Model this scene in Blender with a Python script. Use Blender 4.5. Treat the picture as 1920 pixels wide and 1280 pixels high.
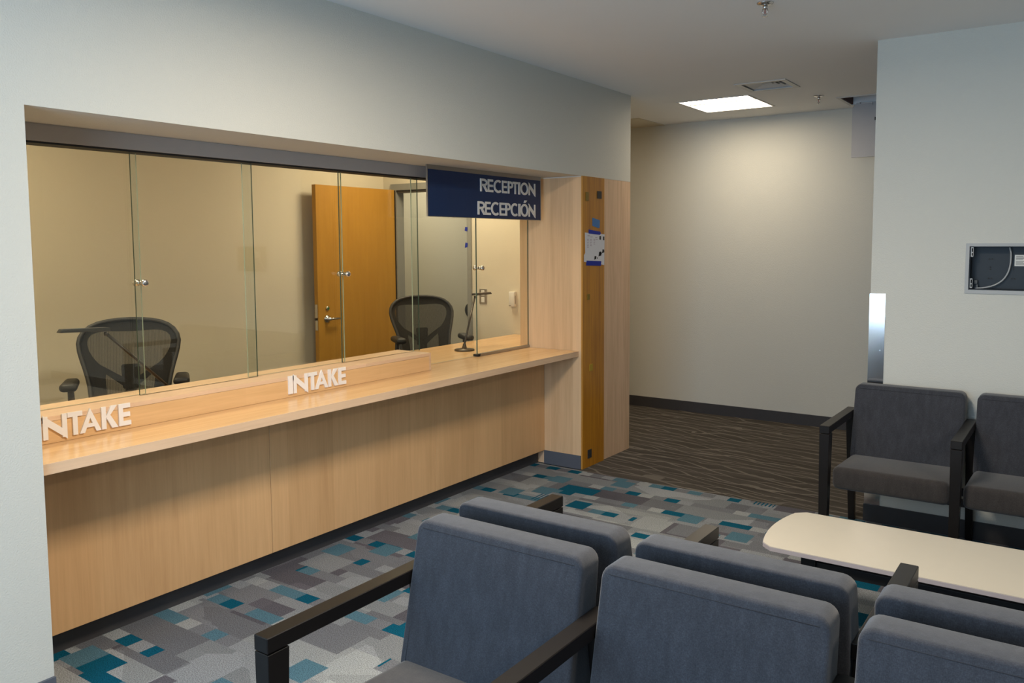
import bpy, bmesh, math, random
from mathutils import Vector, Matrix
random.seed(7)
PI = math.pi
sc = bpy.context.scene
col = sc.collection
for o in list(bpy.data.objects): bpy.data.objects.remove(o)

# ------------------------------------------------------------------ camera, world, light, exposure
cd = bpy.data.cameras.new('camera'); cam = bpy.data.objects.new('camera', cd); col.objects.link(cam)
cd.sensor_width = 36; cd.lens = 1546.6 / 1920 * 36
cd.shift_x = -(1021.34 - 960) / 1920; cd.shift_y = (580.94 - 640) / 1920
cd.clip_start = .05; cd.clip_end = 100
def cam_axes(yaw, pitch, roll):
    cy, sy, cp, sp = math.cos(yaw), math.sin(yaw), math.cos(pitch), math.sin(pitch)
    f = Vector((-sy * cp, cy * cp, sp)); r = Vector((cy, sy, 0)); u = r.cross(f)
    c, s = math.cos(roll), math.sin(roll)
    return c * r + s * u, c * u - s * r, f
r_, u_, f_ = cam_axes(math.radians(33.647), math.radians(-4.633), math.radians(-.189))
M = Matrix(((r_.x, u_.x, -f_.x, 3.025), (r_.y, u_.y, -f_.y, -.087), (r_.z, u_.z, -f_.z, 1.631), (0, 0, 0, 1)))
cam.matrix_world = M
sc.camera = cam

w = bpy.data.worlds.new('daylight'); sc.world = w; w.use_nodes = True
bg = w.node_tree.nodes['Background']; bg.inputs[0].default_value = (.62, .78, 1, 1); bg.inputs[1].default_value = .8

def area(name, loc, rot, sx, sy, power, color):
    l = bpy.data.lights.new(name, 'AREA'); l.shape = 'RECTANGLE'; l.size = sx; l.size_y = sy
    l.energy = power; l.color = color
    o = bpy.data.objects.new(name, l); o.location = loc; o.rotation_euler = rot; col.objects.link(o); return o
# daylight entering by the window wall behind the camera
area('window_daylight', (1.65, -1.50, 1.50), (PI / 2, 0, 0), 2.6, 1.7, 98, (.50, .73, 1))
TROFFER_HALL = 18.0      # corridor troffer seen in the photograph
TROFFER_WAIT = 80.0      # waiting room troffer out of view; also scales the added fill light
TROFFER_OFFICE = 33.0
sc.view_settings.view_transform = 'Standard'; sc.view_settings.look = 'None'
sc.view_settings.exposure = 0; sc.view_settings.gamma = 1; sc.view_settings.use_curve_mapping = False

# ------------------------------------------------------------------ materials
class X:
    """tiny expression wrapper round math nodes"""
    def __init__(s, nt, sock): s.nt, s.k = nt, sock
    def _op(s, op, b=None, c=None, rev=False):
        n = s.nt.nodes.new('ShaderNodeMath'); n.operation = op
        a_, b_ = (b, s) if rev else (s, b)
        for i, v in enumerate((a_, b_, c)):
            if v is None: continue
            if isinstance(v, X): s.nt.links.new(v.k, n.inputs[i])
            else: n.inputs[i].default_value = v
        return X(s.nt, n.outputs[0])
    def __add__(s, b): return s._op('ADD', b)
    def __radd__(s, b): return s._op('ADD', b)
    def __sub__(s, b): return s._op('SUBTRACT', b)
    def __rsub__(s, b): return s._op('SUBTRACT', b, rev=True)
    def __mul__(s, b): return s._op('MULTIPLY', b)
    def __rmul__(s, b): return s._op('MULTIPLY', b)
    def __truediv__(s, b): return s._op('DIVIDE', b)
    def floor(s): return s._op('FLOOR')
    def fract(s): return s._op('FRACT')
    def gt(s, b): return s._op('GREATER_THAN', b)
    def lt(s, b): return s._op('LESS_THAN', b)
    def abs(s): return s._op('ABSOLUTE')

class Mat:
    def __init__(s, name, color=(.5, .5, .5), rough=.5, metal=0, spec=.5):
        s.m = bpy.data.materials.new(name); s.m.use_nodes = True; s.nt = s.m.node_tree
        s.b = s.nt.nodes['Principled BSDF']
        s.b.inputs['Base Color'].default_value = (*color, 1); s.b.inputs['Roughness'].default_value = rough
        s.b.inputs['Metallic'].default_value = metal; s.b.inputs['Specular IOR Level'].default_value = spec
        s.tc = None
    def node(s, t, **kw):
        n = s.nt.nodes.new(t)
        for k, v in kw.items(): setattr(n, k, v)
        return n
    def link(s, a, b): s.nt.links.new(a.k if isinstance(a, X) else a, b)
    def pos(s):
        if not s.tc: s.tc = s.node('ShaderNodeNewGeometry').outputs['Position']
        return s.tc
    def objc(s): return s.node('ShaderNodeTexCoord').outputs['Object']
    def xyz(s, v):
        n = s.node('ShaderNodeSeparateXYZ'); s.link(v, n.inputs[0]); return [X(s.nt, k) for k in n.outputs]
    def comb(s, x, y, z=0):
        n = s.node('ShaderNodeCombineXYZ')
        for i, v in enumerate((x, y, z)):
            if isinstance(v, X): s.link(v, n.inputs[i])
            else: n.inputs[i].default_value = v
        return n.outputs[0]
    def scale(s, v, sx, sy, sz):
        n = s.node('ShaderNodeVectorMath', operation='MULTIPLY'); s.link(v, n.inputs[0]); n.inputs[1].default_value = (sx, sy, sz); return n.outputs[0]
    def noise(s, v, scale=5, detail=3, rough=.5, dist=0):
        n = s.node('ShaderNodeTexNoise'); s.link(v, n.inputs['Vector']); n.inputs['Scale'].default_value = scale
        n.inputs['Detail'].default_value = detail; n.inputs['Roughness'].default_value = rough; n.inputs['Distortion'].default_value = dist
        return X(s.nt, n.outputs['Fac'])
    def white(s, v):
        n = s.node('ShaderNodeTexWhiteNoise'); s.link(v, n.inputs['Vector']); return X(s.nt, n.outputs['Value'])
    def ramp(s, f, stops, const=False):
        n = s.node('ShaderNodeValToRGB'); cr = n.color_ramp; cr.interpolation = 'CONSTANT' if const else 'LINEAR'
        while len(cr.elements) < len(stops): cr.elements.new(1)
        for e, (p, c) in zip(cr.elements, stops): e.position = p; e.color = (*c, 1)
        s.link(f, n.inputs[0]); return n.outputs[0]
    def mix(s, f, a, b, blend='MIX'):
        n = s.node('ShaderNodeMix', data_type='RGBA', blend_type=blend)
        for i, v in ((0, f), (6, a), (7, b)):
            if isinstance(v, X) or hasattr(v, 'links'): s.link(v, n.inputs[i])
            elif isinstance(v, tuple): n.inputs[i].default_value = (*v, 1)
            else: n.inputs[i].default_value = v
        return n.outputs[2]
    def color(s, c): s.link(c, s.b.inputs['Base Color']); return s
    def bump(s, h, strength=.2, dist=.002):
        n = s.node('ShaderNodeBump'); n.inputs['Strength'].default_value = strength; n.inputs['Distance'].default_value = dist
        s.link(h, n.inputs['Height']); s.link(n.outputs[0], s.b.inputs['Normal']); return s

def m_paint(name, c, bump=.35):
    M_ = Mat(name, c, .75, spec=.25); p = M_.pos()
    n1 = M_.noise(p, 1.3, 2); M_.color(M_.mix(n1, tuple(k * .975 for k in c), tuple(min(1, k * 1.02) for k in c)))
    M_.bump(M_.noise(p, 170, 2, .6), bump, .0025); return M_.m
def m_wood(name, c1, c2, axis, rough=.38, spec=.4, leaf=.3, leafaxis=1, grain=1, la=.38):
    """axis: direction of the grain; veneer leaves change tone across leafaxis"""
    M_ = Mat(name, c1, rough, spec=spec); p = M_.pos()
    sc_ = [38, 38, 38]; sc_[axis] = 1.6
    f1 = M_.noise(M_.scale(p, *sc_), 1, 5, .6, .4)
    sc2 = [150, 150, 150]; sc2[axis] = 5
    f2 = M_.noise(M_.scale(p, *sc2), 1, 2, .6)
    sc3 = [7, 7, 7]; sc3[axis] = .9
    f3 = M_.noise(M_.scale(p, *sc3), 1, 2, .5, 1.2)
    co = M_.xyz(p)[leafaxis]
    lf = M_.white(M_.comb((co / leaf + .37).floor(), 3.1, .7))
    g = (f1 - .5) * (.9 * grain) + (f2 - .5) * (.45 * grain) + (f3 - .5) * (.7 * grain) + (lf - .5) * la + .5
    M_.color(M_.ramp(g, [(.12, c2), (.62, c1), (1, tuple(min(1, k * 1.12) for k in c1))]))
    M_.bump(f2, .04, .0008); return M_.m
def m_plain(name, c, rough=.5, metal=0, spec=.5, var=.06, bump=0):
    M_ = Mat(name, c, rough, metal, spec); p = M_.objc()
    n = M_.noise(p, 14, 2); M_.color(M_.mix(n, tuple(k * (1 - var) for k in c), tuple(min(1, k * (1 + var)) for k in c)))
    if bump: M_.bump(M_.noise(p, 260, 2), bump, .001)
    return M_.m
def m_fabric(name, c):
    M_ = Mat(name, c, .92, spec=.15); p = M_.objc()
    a = M_.noise(M_.scale(p, 700, 700, 160), 1, 2); b = M_.noise(M_.scale(p, 160, 700, 700), 1, 2); n3 = M_.noise(M_.scale(p, 45, 45, 9), 1, 3)
    g = a * .4 + b * .35 + n3 * .25
    M_.color(M_.ramp(g, [(.32, tuple(k * .58 for k in c)), (.5, c), (.68, tuple(k * 1.6 for k in c))]))
    M_.b.inputs['Sheen Weight'].default_value = .25; M_.b.inputs['Sheen Roughness'].default_value = .5
    M_.bump(a + b, .25, .0008); return M_.m
def m_emit(name, c, s):
    M_ = Mat(name, c, .4); M_.b.inputs['Emission Color'].default_value = (*c, 1); M_.b.inputs['Emission Strength'].default_value = s; return M_.m
def m_glass():
    m = bpy.data.materials.new('clear_glass'); m.use_nodes = True; nt = m.node_tree; nt.nodes.remove(nt.nodes['Principled BSDF'])
    out = nt.nodes['Material Output']
    tr = nt.nodes.new('ShaderNodeBsdfTransparent'); tr.inputs[0].default_value = (.955, .975, .955, 1)
    gl = nt.nodes.new('ShaderNodeBsdfGlossy'); gl.inputs['Roughness'].default_value = .0; gl.inputs[0].default_value = (1, 1, 1, 1)
    # Schlick reflectance of one clean glass face, the same from either side
    ge = nt.nodes.new('ShaderNodeNewGeometry'); dp = nt.nodes.new('ShaderNodeVectorMath'); dp.operation = 'DOT_PRODUCT'
    nt.links.new(ge.outputs['Normal'], dp.inputs[0]); nt.links.new(ge.outputs['Incoming'], dp.inputs[1])
    k = 1 - X(nt, dp.outputs['Value']).abs(); fr_ = k * k * k * k * k * .96 + .042
    mx = nt.nodes.new('ShaderNodeMixShader')
    nt.links.new(fr_.k, mx.inputs[0]); nt.links.new(tr.outputs[0], mx.inputs[1]); nt.links.new(gl.outputs[0], mx.inputs[2])
    nt.links.new(mx.outputs[0], out.inputs[0]); return m
def m_mesh():
    M_ = Mat('black_mesh_weave', (.02, .018, .016), .7, spec=.2); p = M_.objc()
    x, y, z = M_.xyz(p)
    st = (x * 130).fract().gt(.52)
    tr = M_.node('ShaderNodeBsdfTransparent'); mx = M_.node('ShaderNodeMixShader')
    f = st * .12 + .72
    M_.link(f, mx.inputs[0]); M_.link(tr.outputs[0], mx.inputs[1]); M_.link(M_.b.outputs[0], mx.inputs[2])
    M_.link(mx.outputs[0], M_.nt.nodes['Material Output'].inputs[0]); return M_.m

def m_patterned_carpet():
    M_ = Mat('patterned_carpet', (.3, .3, .3), .97, spec=.08); p = M_.pos(); x, y, z = M_.xyz(p)
    LG, MG, DG = (.215, .228, .242), (.145, .150, .166), (.098, .094, .110)
    TE, TS, LT = (.003, .074, .125), (.070, .145, .19), (.265, .28, .285)
    # base blocks: rows along x
    H = .27
    row = (y / H).floor(); fr = (y / H).fract()
    off = M_.white(M_.comb(row, 1.7)) * 5
    u = x / .36 + off; cell = u.floor(); fu = u.fract()
    r1 = M_.white(M_.comb(cell, row, .3))
    colr = M_.ramp(r1, [(0, LG), (.42, MG), (.68, DG), (.82, LT)], True)
    # second block size splits the cells
    row2 = (y / .18 + .4).floor(); off2 = M_.white(M_.comb(row2, 4.4)) * 5
    c2 = (x / .23 + off2).floor(); r2 = M_.white(M_.comb(c2, row2, 7.1))
    colr = M_.mix(r2.gt(.62), colr, M_.ramp(r2, [(0, MG), (.62, LG), (.74, DG), (.86, MG), (.95, LT)], True))
    # faint triangular shards inside the greys
    vo = M_.node('ShaderNodeTexVoronoi', feature='F1', distance='MANHATTAN'); M_.link(M_.scale(p, 2.1, 3.4, 1), vo.inputs['Vector']); vo.inputs['Scale'].default_value = 1.3
    vs = M_.xyz(vo.outputs['Color'])[0]
    sh = vs * .42 + .78
    colr = M_.mix(1.0, colr, M_.comb3(sh) if False else M_.comb(sh, sh, sh), 'MULTIPLY')
    # narrow bands with teal runs
    spk = M_.noise(M_.scale(p, 230, 230, 1), 1, 1)
    H3 = .225; row3 = (y / H3 + .3).floor(); fr3 = (y / H3 + .3).fract()
    off3 = M_.white(M_.comb(row3, 9.2)) * 7
    c3 = (x / .092 + off3).floor(); r3 = M_.white(M_.comb(c3, row3, 2.6))
    band = fr3.gt(.68)
    bcol = M_.ramp(r3, [(0, TE), (.24, TS), (.47, LG), (.64, LT), (.74, MG)], True)
    hit = M_.white(M_.comb((x / .5 + off3).floor(), row3, 5.5)).gt(.25)
    colr = M_.mix(band * hit, colr, bcol)
    # broader teal blocks
    row4 = (y / .135 + .2).floor(); off4 = M_.white(M_.comb(row4, 6.3)) * 9
    u4 = x / .13 + off4; r4 = M_.white(M_.comb(u4.floor(), row4, 8.8))
    colr = M_.mix(r4.lt(.04), colr, TE)
    colr = M_.mix(r4.gt(.93), colr, TS)
    # thin teal stripes inside a few cells
    st = (x / .024).fract().gt(.55)
    r5 = M_.white(M_.comb(u4.floor(), row4, 3.3)).lt(.003)
    colr = M_.mix(r5 * st, colr, TE)
    # yarn speckle
    sp = (spk - .5) * 2.0 + 1.0
    colr = M_.mix(1.0, colr, M_.comb(sp, sp, sp), 'MULTIPLY')
    M_.color(colr); M_.bump(spk, .5, .003); return M_.m
def m_brown_carpet():
    M_ = Mat('brown_carpet', (.05, .04, .033), .97, spec=.06); p = M_.pos(); x, y, z = M_.xyz(p)
    n1 = M_.noise(M_.scale(p, .9, 2.2, 1), 1, 2); n2 = M_.noise(M_.scale(p, 1.3, 2.6, 1), 1.3, 2)
    v1 = ((y + x * .26 + (n1 - .5) * .34) * 9.5).fract(); v2 = ((y - x * .04 + (n2 - .5) * .34) * 7.3).fract()
    l1 = (v1 - .5).abs().lt(.065); l2 = (v2 - .5).abs().lt(.055)
    spk = M_.noise(M_.scale(p, 260, 260, 1), 1, 1)
    fade = M_.noise(M_.scale(p, 2.5, 4, 1), 1, 2)
    f = (l1 + l2)._op('MINIMUM', 1.0) * (fade * 1.0 + .15)
    big = M_.noise(M_.scale(p, 1.2, 9, 1), 1, 2)
    base = M_.ramp(big, [(.3, (.058, .050, .042)), (.7, (.088, .077, .066))])
    c = M_.mix(f, base, (.20, .178, .152)); sp = (spk - .5) * .8 + 1
    M_.color(M_.mix(1.0, c, M_.comb(sp, sp, sp), 'MULTIPLY')); M_.bump(spk, .4, .003); return M_.m

WALL = m_paint('wall_paint', (.62, .61, .55), .6)
OFFICE = m_paint('office_paint', (.66, .60, .47))
CEIL = m_paint('ceiling_paint', (.86, .855, .84), .2)
MAPLE_V = m_wood('maple_vertical', (.72, .44, .215), (.56, .32, .145), 2, grain=.55)
MAPLE_P = m_wood('maple_pillar', (.70, .48, .31), (.54, .345, .20), 2, leaf=.5)
MAPLE_S = m_wood('maple_side', (.74, .51, .30), (.58, .37, .20), 2, grain=.7, leaf=.19, leafaxis=0)
MAPLE_H = m_wood('maple_worktop', (.76, .49, .25), (.60, .355, .16), 1, grain=.7, rough=.22, leaf=.35, leafaxis=0, la=.14)
MAPLE_L = m_wood('maple_ledge', (.76, .48, .23), (.60, .355, .155), 1, grain=.7, rough=.3, leaf=.9, leafaxis=1, la=.15)
BAND = m_wood('maple_edge_band', (.74, .51, .33), (.62, .41, .25), 1, rough=.4, leaf=5)
AMBER = m_wood('amber_board', (.50, .215, .014), (.31, .115, .007), 2, rough=.3, leaf=.05)
PLY = m_wood('amber_board_edge', (.55, .27, .06), (.38, .16, .03), 2, leaf=.02)
DOORW = m_wood('amber_door', (.47, .24, .035), (.35, .16, .02), 2, rough=.4, leaf=.31, grain=.5)
RUBBER = m_plain('dark_rubber_base', (.048, .046, .049), .55, spec=.35)
RUBBER_B = m_plain('grey_rubber_base', (.095, .105, .13), .55, spec=.35)
METALG = m_plain('grey_metal_header', (.42, .385, .36), .5, 0, .4, .03)
FRAMEG = m_plain('grey_painted_frame', (.26, .26, .235), .55)
GASKET = m_plain('black_gasket', (.012, .011, .010), .6)
STEEL = m_plain('brushed_steel', (.62, .60, .58), .22, 1, .5, .04)
GUARD = m_plain('polished_stainless', (.70, .66, .63), .13, 1, .5, .02)
ALU = m_plain('aluminium', (.42, .41, .40), .38, 1, .5, .04)
NAVY = m_plain('navy_sign_face', (.010, .028, .092), .42, 0, .4, .04)
LETTER = m_plain('white_letter', (.86, .82, .78), .45, 0, .4, .02)
SIGNLET = m_plain('pale_grey_letter', (.80, .77, .72), .5, 0, .4, .02)
FABRIC = m_fabric('charcoal_fabric', (.041, .0425, .050))
SEATF = m_fabric('brown_charcoal_fabric', (.039, .034, .032))
THREAD = m_plain('dark_thread', (.016, .016, .02), .9)
BLACKW = m_plain('black_stained_wood', (.009, .007, .006), .36, 0, .32, .15)
TABLE = m_plain('ivory_laminate', (.53, .49, .41), .35, 0, .45, .02)
TEDGE = m_plain('pale_table_edge', (.46, .42, .45), .45, 0, .4, .02)
BLACKM = m_plain('black_metal', (.010, .010, .013), .35, 0, .5, .1)
PLASTIC = m_plain('black_plastic', (.014, .013, .012), .5, 0, .4, .1)
DKGREY = m_plain('graphite_plastic', (.032, .03, .028), .5, 0, .4, .1)
BRONZE = m_plain('dark_bronze_metal', (.055, .045, .035), .38, .6, .5, .1)
WHITE = m_plain('white_plastic', (.70, .68, .62), .45, 0, .4, .02)
WMETAL = m_plain('white_painted_metal', (.62, .61, .585), .5, 0, .4, .03)
GREYM = m_plain('grey_painted_panel', (.48, .47, .475), .5, 0, .4, .03)
PAPER = m_plain('white_paper', (.66, .66, .70), .8, 0, .2, .02)
INK = m_plain('black_ink', (.02, .02, .02), .8)
INKP = m_plain('pale_ink', (.36, .29, .34), .8)
TAPE = m_plain('blue_tape', (.006, .022, .30), .6, 0, .3, .1)
TAPEL = m_plain('light_blue_tape', (.05, .17, .42), .6, 0, .3, .06)
OLIVE = m_plain('olive_pad', (.20, .125, .008), .6)
YELLOW = m_plain('yellow_pad', (.40, .26, .02), .6)
BOXB = m_plain('slate_box', (.016, .022, .028), .5, 0, .35, .1)
BOXR = m_plain('pale_grey_rim', (.42, .425, .42), .5, 0, .4, .03)
RED = m_plain('red_bulb', (.25, .02, .015), .25)
GREEN = m_plain('green_indicator', (.03, .16, .05), .4)
DARKV = m_plain('dark_void', (.03, .028, .026), .9)
WOODST = m_plain('wood_blocking', (.13, .06, .045), .8)
EDGE = m_plain('green_glass_edge', (.035, .065, .045), .25, 0, .5, .1)
PEDGE = m_plain('pale_glass_edge', (.36, .42, .33), .25, 0, .5, .1)
GLASS = m_glass(); MESHW = m_mesh(); CARPET = m_patterned_carpet(); BROWN = m_brown_carpet()
TILE = m_paint('ceiling_tile', (.66, .60, .47), .6)
LENS_HALL = m_emit('hall_troffer_lens', (1, .86, .66), TROFFER_HALL)
LENS_HALL2 = m_emit('far_corridor_troffer_lens', (1, .84, .60), TROFFER_HALL * 1.3)
LENS_FILL = m_emit('added_fill_lens', (1, .90, .76), TROFFER_WAIT * .55)  # dimmer lens of the added fill light
LENS_WAIT = m_emit('waiting_troffer_lens', (1, .88, .72), TROFFER_WAIT)
LENS_OFF = m_emit('office_troffer_lens', (1, .83, .58), TROFFER_OFFICE)

# ------------------------------------------------------------------ helpers
def off_of(p):
    v = Vector((0, 0, 0))
    while p: v += p.location; p = p.parent
    return v
def link(name, bm, mats, parent=None, local=False, smooth=False, autosmooth=True):
    me = bpy.data.meshes.new(name)
    if smooth:
        for f in bm.faces: f.smooth = True
        if autosmooth:
            for e in bm.edges:
                if len(e.link_faces) == 2 and e.calc_face_angle(0) > .7: e.smooth = False
    o = bpy.data.objects.new(name, me); col.objects.link(o)
    if parent:
        o.parent = parent
        if not local: bmesh.ops.translate(bm, verts=bm.verts, vec=-off_of(parent))
    else:
        xs = [v.co.x for v in bm.verts]; ys = [v.co.y for v in bm.verts]; zs = [v.co.z for v in bm.verts]
        b = Vector(((min(xs) + max(xs)) / 2, (min(ys) + max(ys)) / 2, min(zs)))
        o.location = b; bmesh.ops.translate(bm, verts=bm.verts, vec=-b)
    bmesh.ops.recalc_face_normals(bm, faces=bm.faces)
    bm.to_mesh(me); bm.free()
    for m in (mats if isinstance(mats, (list, tuple)) else [mats]): me.materials.append(m)
    return o
def tag(o, label=None, cat=None, group=None, kind=None):
    if label: o['label'] = label
    if cat: o['category'] = cat
    if group: o['group'] = group
    if kind: o['kind'] = kind
    return o
def empty(name, loc, label=None, cat=None, group=None, kind=None):
    o = bpy.data.objects.new(name, None); col.objects.link(o); o.location = loc; o.empty_display_size = .1
    return tag(o, label, cat, group, kind)
def copy_tree(o, parent=None):
    c = o.copy(); col.objects.link(c); c.parent = parent
    for ch in list(o.children): copy_tree(ch, c)
    return c
def hexa(bm, pts, bevel=0, seg=2, mi=0):
    """pts: 4 bottom (ccw) + 4 top"""
    t = bmesh.new(); vs = [t.verts.new(p) for p in pts]
    for q in ((3, 2, 1, 0), (4, 5, 6, 7), (0, 1, 5, 4), (1, 2, 6, 5), (2, 3, 7, 6), (3, 0, 4, 7)): t.faces.new([vs[i] for i in q])
    if bevel: bmesh.ops.bevel(t, geom=t.edges[:], offset=bevel, segments=seg, profile=.5, affect='EDGES', clamp_overlap=True)
    for f in t.faces: f.material_index = mi
    merge(bm, t)
def merge(bm, t):
    me = bpy.data.meshes.new('tmp'); t.to_mesh(me); t.free(); bm.from_mesh(me); bpy.data.meshes.remove(me)
def bx(bm, x0, x1, y0, y1, z0, z1, bevel=0, seg=2, mi=0):
    hexa(bm, [(x0, y0, z0), (x1, y0, z0), (x1, y1, z0), (x0, y1, z0), (x0, y0, z1), (x1, y0, z1), (x1, y1, z1), (x0, y1, z1)], bevel, seg, mi)
def box(name, x0, x1, y0, y1, z0, z1, m, parent=None, bevel=0, seg=2, local=False):
    bm = bmesh.new(); bx(bm, min(x0, x1), max(x0, x1), min(y0, y1), max(y0, y1), min(z0, z1), max(z0, z1), bevel, seg)
    return link(name, bm, m, parent, local, smooth=bevel > 0 and seg > 1)
def prism(bm, pts, fn, d0, d1, mi=0):
    """extrude 2d polygon between depths; fn(u,v,d)->xyz"""
    n = len(pts); a = [bm.verts.new(fn(u, v, d0)) for u, v in pts]; b = [bm.verts.new(fn(u, v, d1)) for u, v in pts]
    fs = [bm.faces.new(a[::-1]), bm.faces.new(b)] + [bm.faces.new((a[i], a[(i + 1) % n], b[(i + 1) % n], b[i])) for i in range(n)]
    for f in fs: f.material_index = mi
def tube(bm, pts, r, n=8, caps=True, closed=False, mi=0):
    pts = [Vector(p) for p in pts]; rr = r if isinstance(r, (list, tuple)) else [r] * len(pts); rings = []; N = len(pts); up = None
    for i, p in enumerate(pts):
        a = pts[i - 1] if (i > 0 or closed) else p; b = pts[(i + 1) % N] if (i < N - 1 or closed) else p
        t = (b - a).normalized()
        if up is None: up = t.orthogonal().normalized()
        else:
            up = up - t * up.dot(t); up = up.normalized() if up.length > 1e-6 else t.orthogonal().normalized()
        s = t.cross(up)
        rings.append([bm.verts.new(p + (up * math.cos(2 * PI * k / n) + s * math.sin(2 * PI * k / n)) * rr[i]) for k in range(n)])
    fs = []
    for i in range(N if closed else N - 1):
        A, B = rings[i], rings[(i + 1) % N]
        for k in range(n): fs.append(bm.faces.new((A[k], A[(k + 1) % n], B[(k + 1) % n], B[k])))
    if caps and not closed: fs += [bm.faces.new(rings[0][::-1]), bm.faces.new(rings[-1])]
    for f in fs: f.material_index = mi
def lathe(bm, c, ax, prof, n=20, mi=0):
    """prof: (radius, height along ax) list; capped"""
    ax = Vector(ax).normalized(); u = ax.orthogonal().normalized(); v = ax.cross(u); c = Vector(c)
    rings = [[bm.verts.new(c + ax * h + (u * math.cos(2 * PI * k / n) + v * math.sin(2 * PI * k / n)) * max(r, 1e-4)) for k in range(n)] for r, h in prof]
    fs = []
    for A, B in zip(rings, rings[1:]):
        for k in range(n): fs.append(bm.faces.new((A[k], A[(k + 1) % n], B[(k + 1) % n], B[k])))
    fs += [bm.faces.new(rings[0][::-1]), bm.faces.new(rings[-1])]
    for f in fs: f.material_index = mi
def plate(name, ax, d0, d1, u0, u1, v0, v1, holes, m, parent=None):
    """wall/ceiling slab between depths d0,d1 along axis ax with rectangular holes (u0,u1,v0,v1); u,v are the other two axes in order"""
    def P(u, v, d):
        return {'x': (d, u, v), 'y': (u, d, v), 'z': (u, v, d)}[ax]
    us = sorted({u0, u1, *[h[0] for h in holes], *[h[1] for h in holes]}); vs = sorted({v0, v1, *[h[2] for h in holes], *[h[3] for h in holes]})
    us = [u for u in us if u0 <= u <= u1]; vs = [v for v in vs if v0 <= v <= v1]
    fill = {}
    for i in range(len(us) - 1):
        for j in range(len(vs) - 1):
            cu, cv = (us[i] + us[i + 1]) / 2, (vs[j] + vs[j + 1]) / 2
            fill[i, j] = not any(h[0] < cu < h[1] and h[2] < cv < h[3] for h in holes)
    bm = bmesh.new(); cache = {}
    def V(u, v, d):
        k = (round(u, 5), round(v, 5), d)
        if k not in cache: cache[k] = bm.verts.new(P(u, v, d))
        return cache[k]
    for (i, j), f in fill.items():
        if not f: continue
        a, b, c, d = us[i], us[i + 1], vs[j], vs[j + 1]
        for dd in (d0, d1): bm.faces.new([V(a, c, dd), V(b, c, dd), V(b, d, dd), V(a, d, dd)])
        for (ni, nj), (p, q) in (((i - 1, j), ((a, c), (a, d))), ((i + 1, j), ((b, c), (b, d))), ((i, j - 1), ((a, c), (b, c))), ((i, j + 1), ((a, d), (b, d)))):
            if not fill.get((ni, nj), False): bm.faces.new([V(*p, d0), V(*q, d0), V(*q, d1), V(*p, d1)])
    return link(name, bm, m, parent)

# ------------------------------------------------------------------ key dimensions (metres)
Y0, Y1, Y2, Y3 = 1.295, 4.925, 5.664, 7.257      # opening start, pillar, pillar end / corridor, corridor far wall
ZO, ZC, CT = 2.102, 2.76, .86                     # opening top, ceiling, counter top
YR, XR = 4.904, 1.96                              # right-hand wall face and its end
YB, XE = -1.6, 6.6                                # window wall behind the camera, far right wall
XG = -.458                                        # front glass plane
# ------------------------------------------------------------------ structure
fl = box('floor', -5.4, XE, YB, Y3 + .12, -.12, -.008, m_plain('concrete_slab', (.3, .3, .29), .9)); tag(fl, kind='structure')
tag(box('patterned_carpet', -.42, XE, YB, Y1 - .03, -.008, 0, CARPET, fl), 'grey and teal patterned carpet')
bm = bmesh.new(); bx(bm, -5.4, XE, Y2, Y3, -.008, 0); bx(bm, 0, XE, Y1 - .03, Y2, -.008, 0)
tag(link('brown_carpet', bm, BROWN, fl), 'brown carpet with thin crossing lines')
box('office_carpet', -4, -.42, .5, Y2, -.008, 0, m_plain('office_carpet', (.12, .11, .10), .95, var=.2, bump=.3), fl)

HALL_L = (.160, .762, 6.148, 6.770); VENT = (.832, 1.180, 5.690, 6.020); HATCH = (1.306, 1.92, 6.675, 7.070)
WAITS = [(1.36, 1.96, 1.85, 2.45), (4.5, 5.1, .7, 1.3)]  # second is an unseen light added to brighten ceiling and right wall
OFFS = [(-1.75, -1.15, 4.72, 5.32), (-1.75, -1.15, 1.3, 1.9)]
HALL2 = (-3.7, -3.1, 6.15, 6.75)
ceil = plate('ceiling', 'z', ZC, ZC + .12, -5.4, XE, YB, Y3 + .12, [HALL_L, VENT, HATCH, HALL2] + WAITS + OFFS, CEIL); tag(ceil, kind='structure')
tag(box('ceiling_tile', -1.7, -.47, 6.72, Y3 - .002, ZC - .006, ZC, TILE, ceil), 'pale lay-in ceiling tile')
tag(plate('wall_left', 'x', -.55, 0, YB, Y2, 0, ZC, [(Y0, Y2 + .1, -1, ZO)], WALL), kind='structure')
tag(plate('wall_back', 'y', Y3, Y3 + .12, -5.4, XE, 0, ZC, [], WALL), kind='structure')
BOX = (2.462, 2.93, 1.372, 1.606)
tag(plate('wall_right', 'y', YR, YR + .12, XR, XE, 0, ZC, [BOX], WALL), kind='structure')
tag(plate('wall_far_right', 'x', XE, XE + .12, YB, Y3 + .12, 0, ZC, [], WALL), kind='structure')
WINS = [(.33, 1.62, .6, 2.4), (1.67, 2.97, .6, 2.4)]
tag(plate('wall_window', 'y', YB - .14, YB, -.55, XE, 0, ZC, WINS, WALL), kind='structure')
tag(plate('wall_office_back', 'x', -2.68, -2.56, .5, 5.58, 0, ZC, [], OFFICE), kind='structure')
tag(plate('wall_office_end', 'y', 5.58, Y2, -5.4, -.531, 0, ZC, [(-2.411, -1.509, -1, 2.13)], OFFICE), kind='structure')
tag(plate('wall_office_near', 'y', .38, .5, -2.68, -.55, 0, ZC, [], OFFICE), kind='structure')
tag(plate('wall_corridor_end', 'x', -5.52, -5.4, Y2, Y3 + .12, 0, ZC, [], WALL), kind='structure')
tag(box('baseboard_left', 0, .012, YB, Y0, 0, .1, RUBBER_B), kind='structure')
tag(box('baseboard_back', -5.4, XE, Y3 - .012, Y3, 0, .1, RUBBER), kind='structure')
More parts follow.
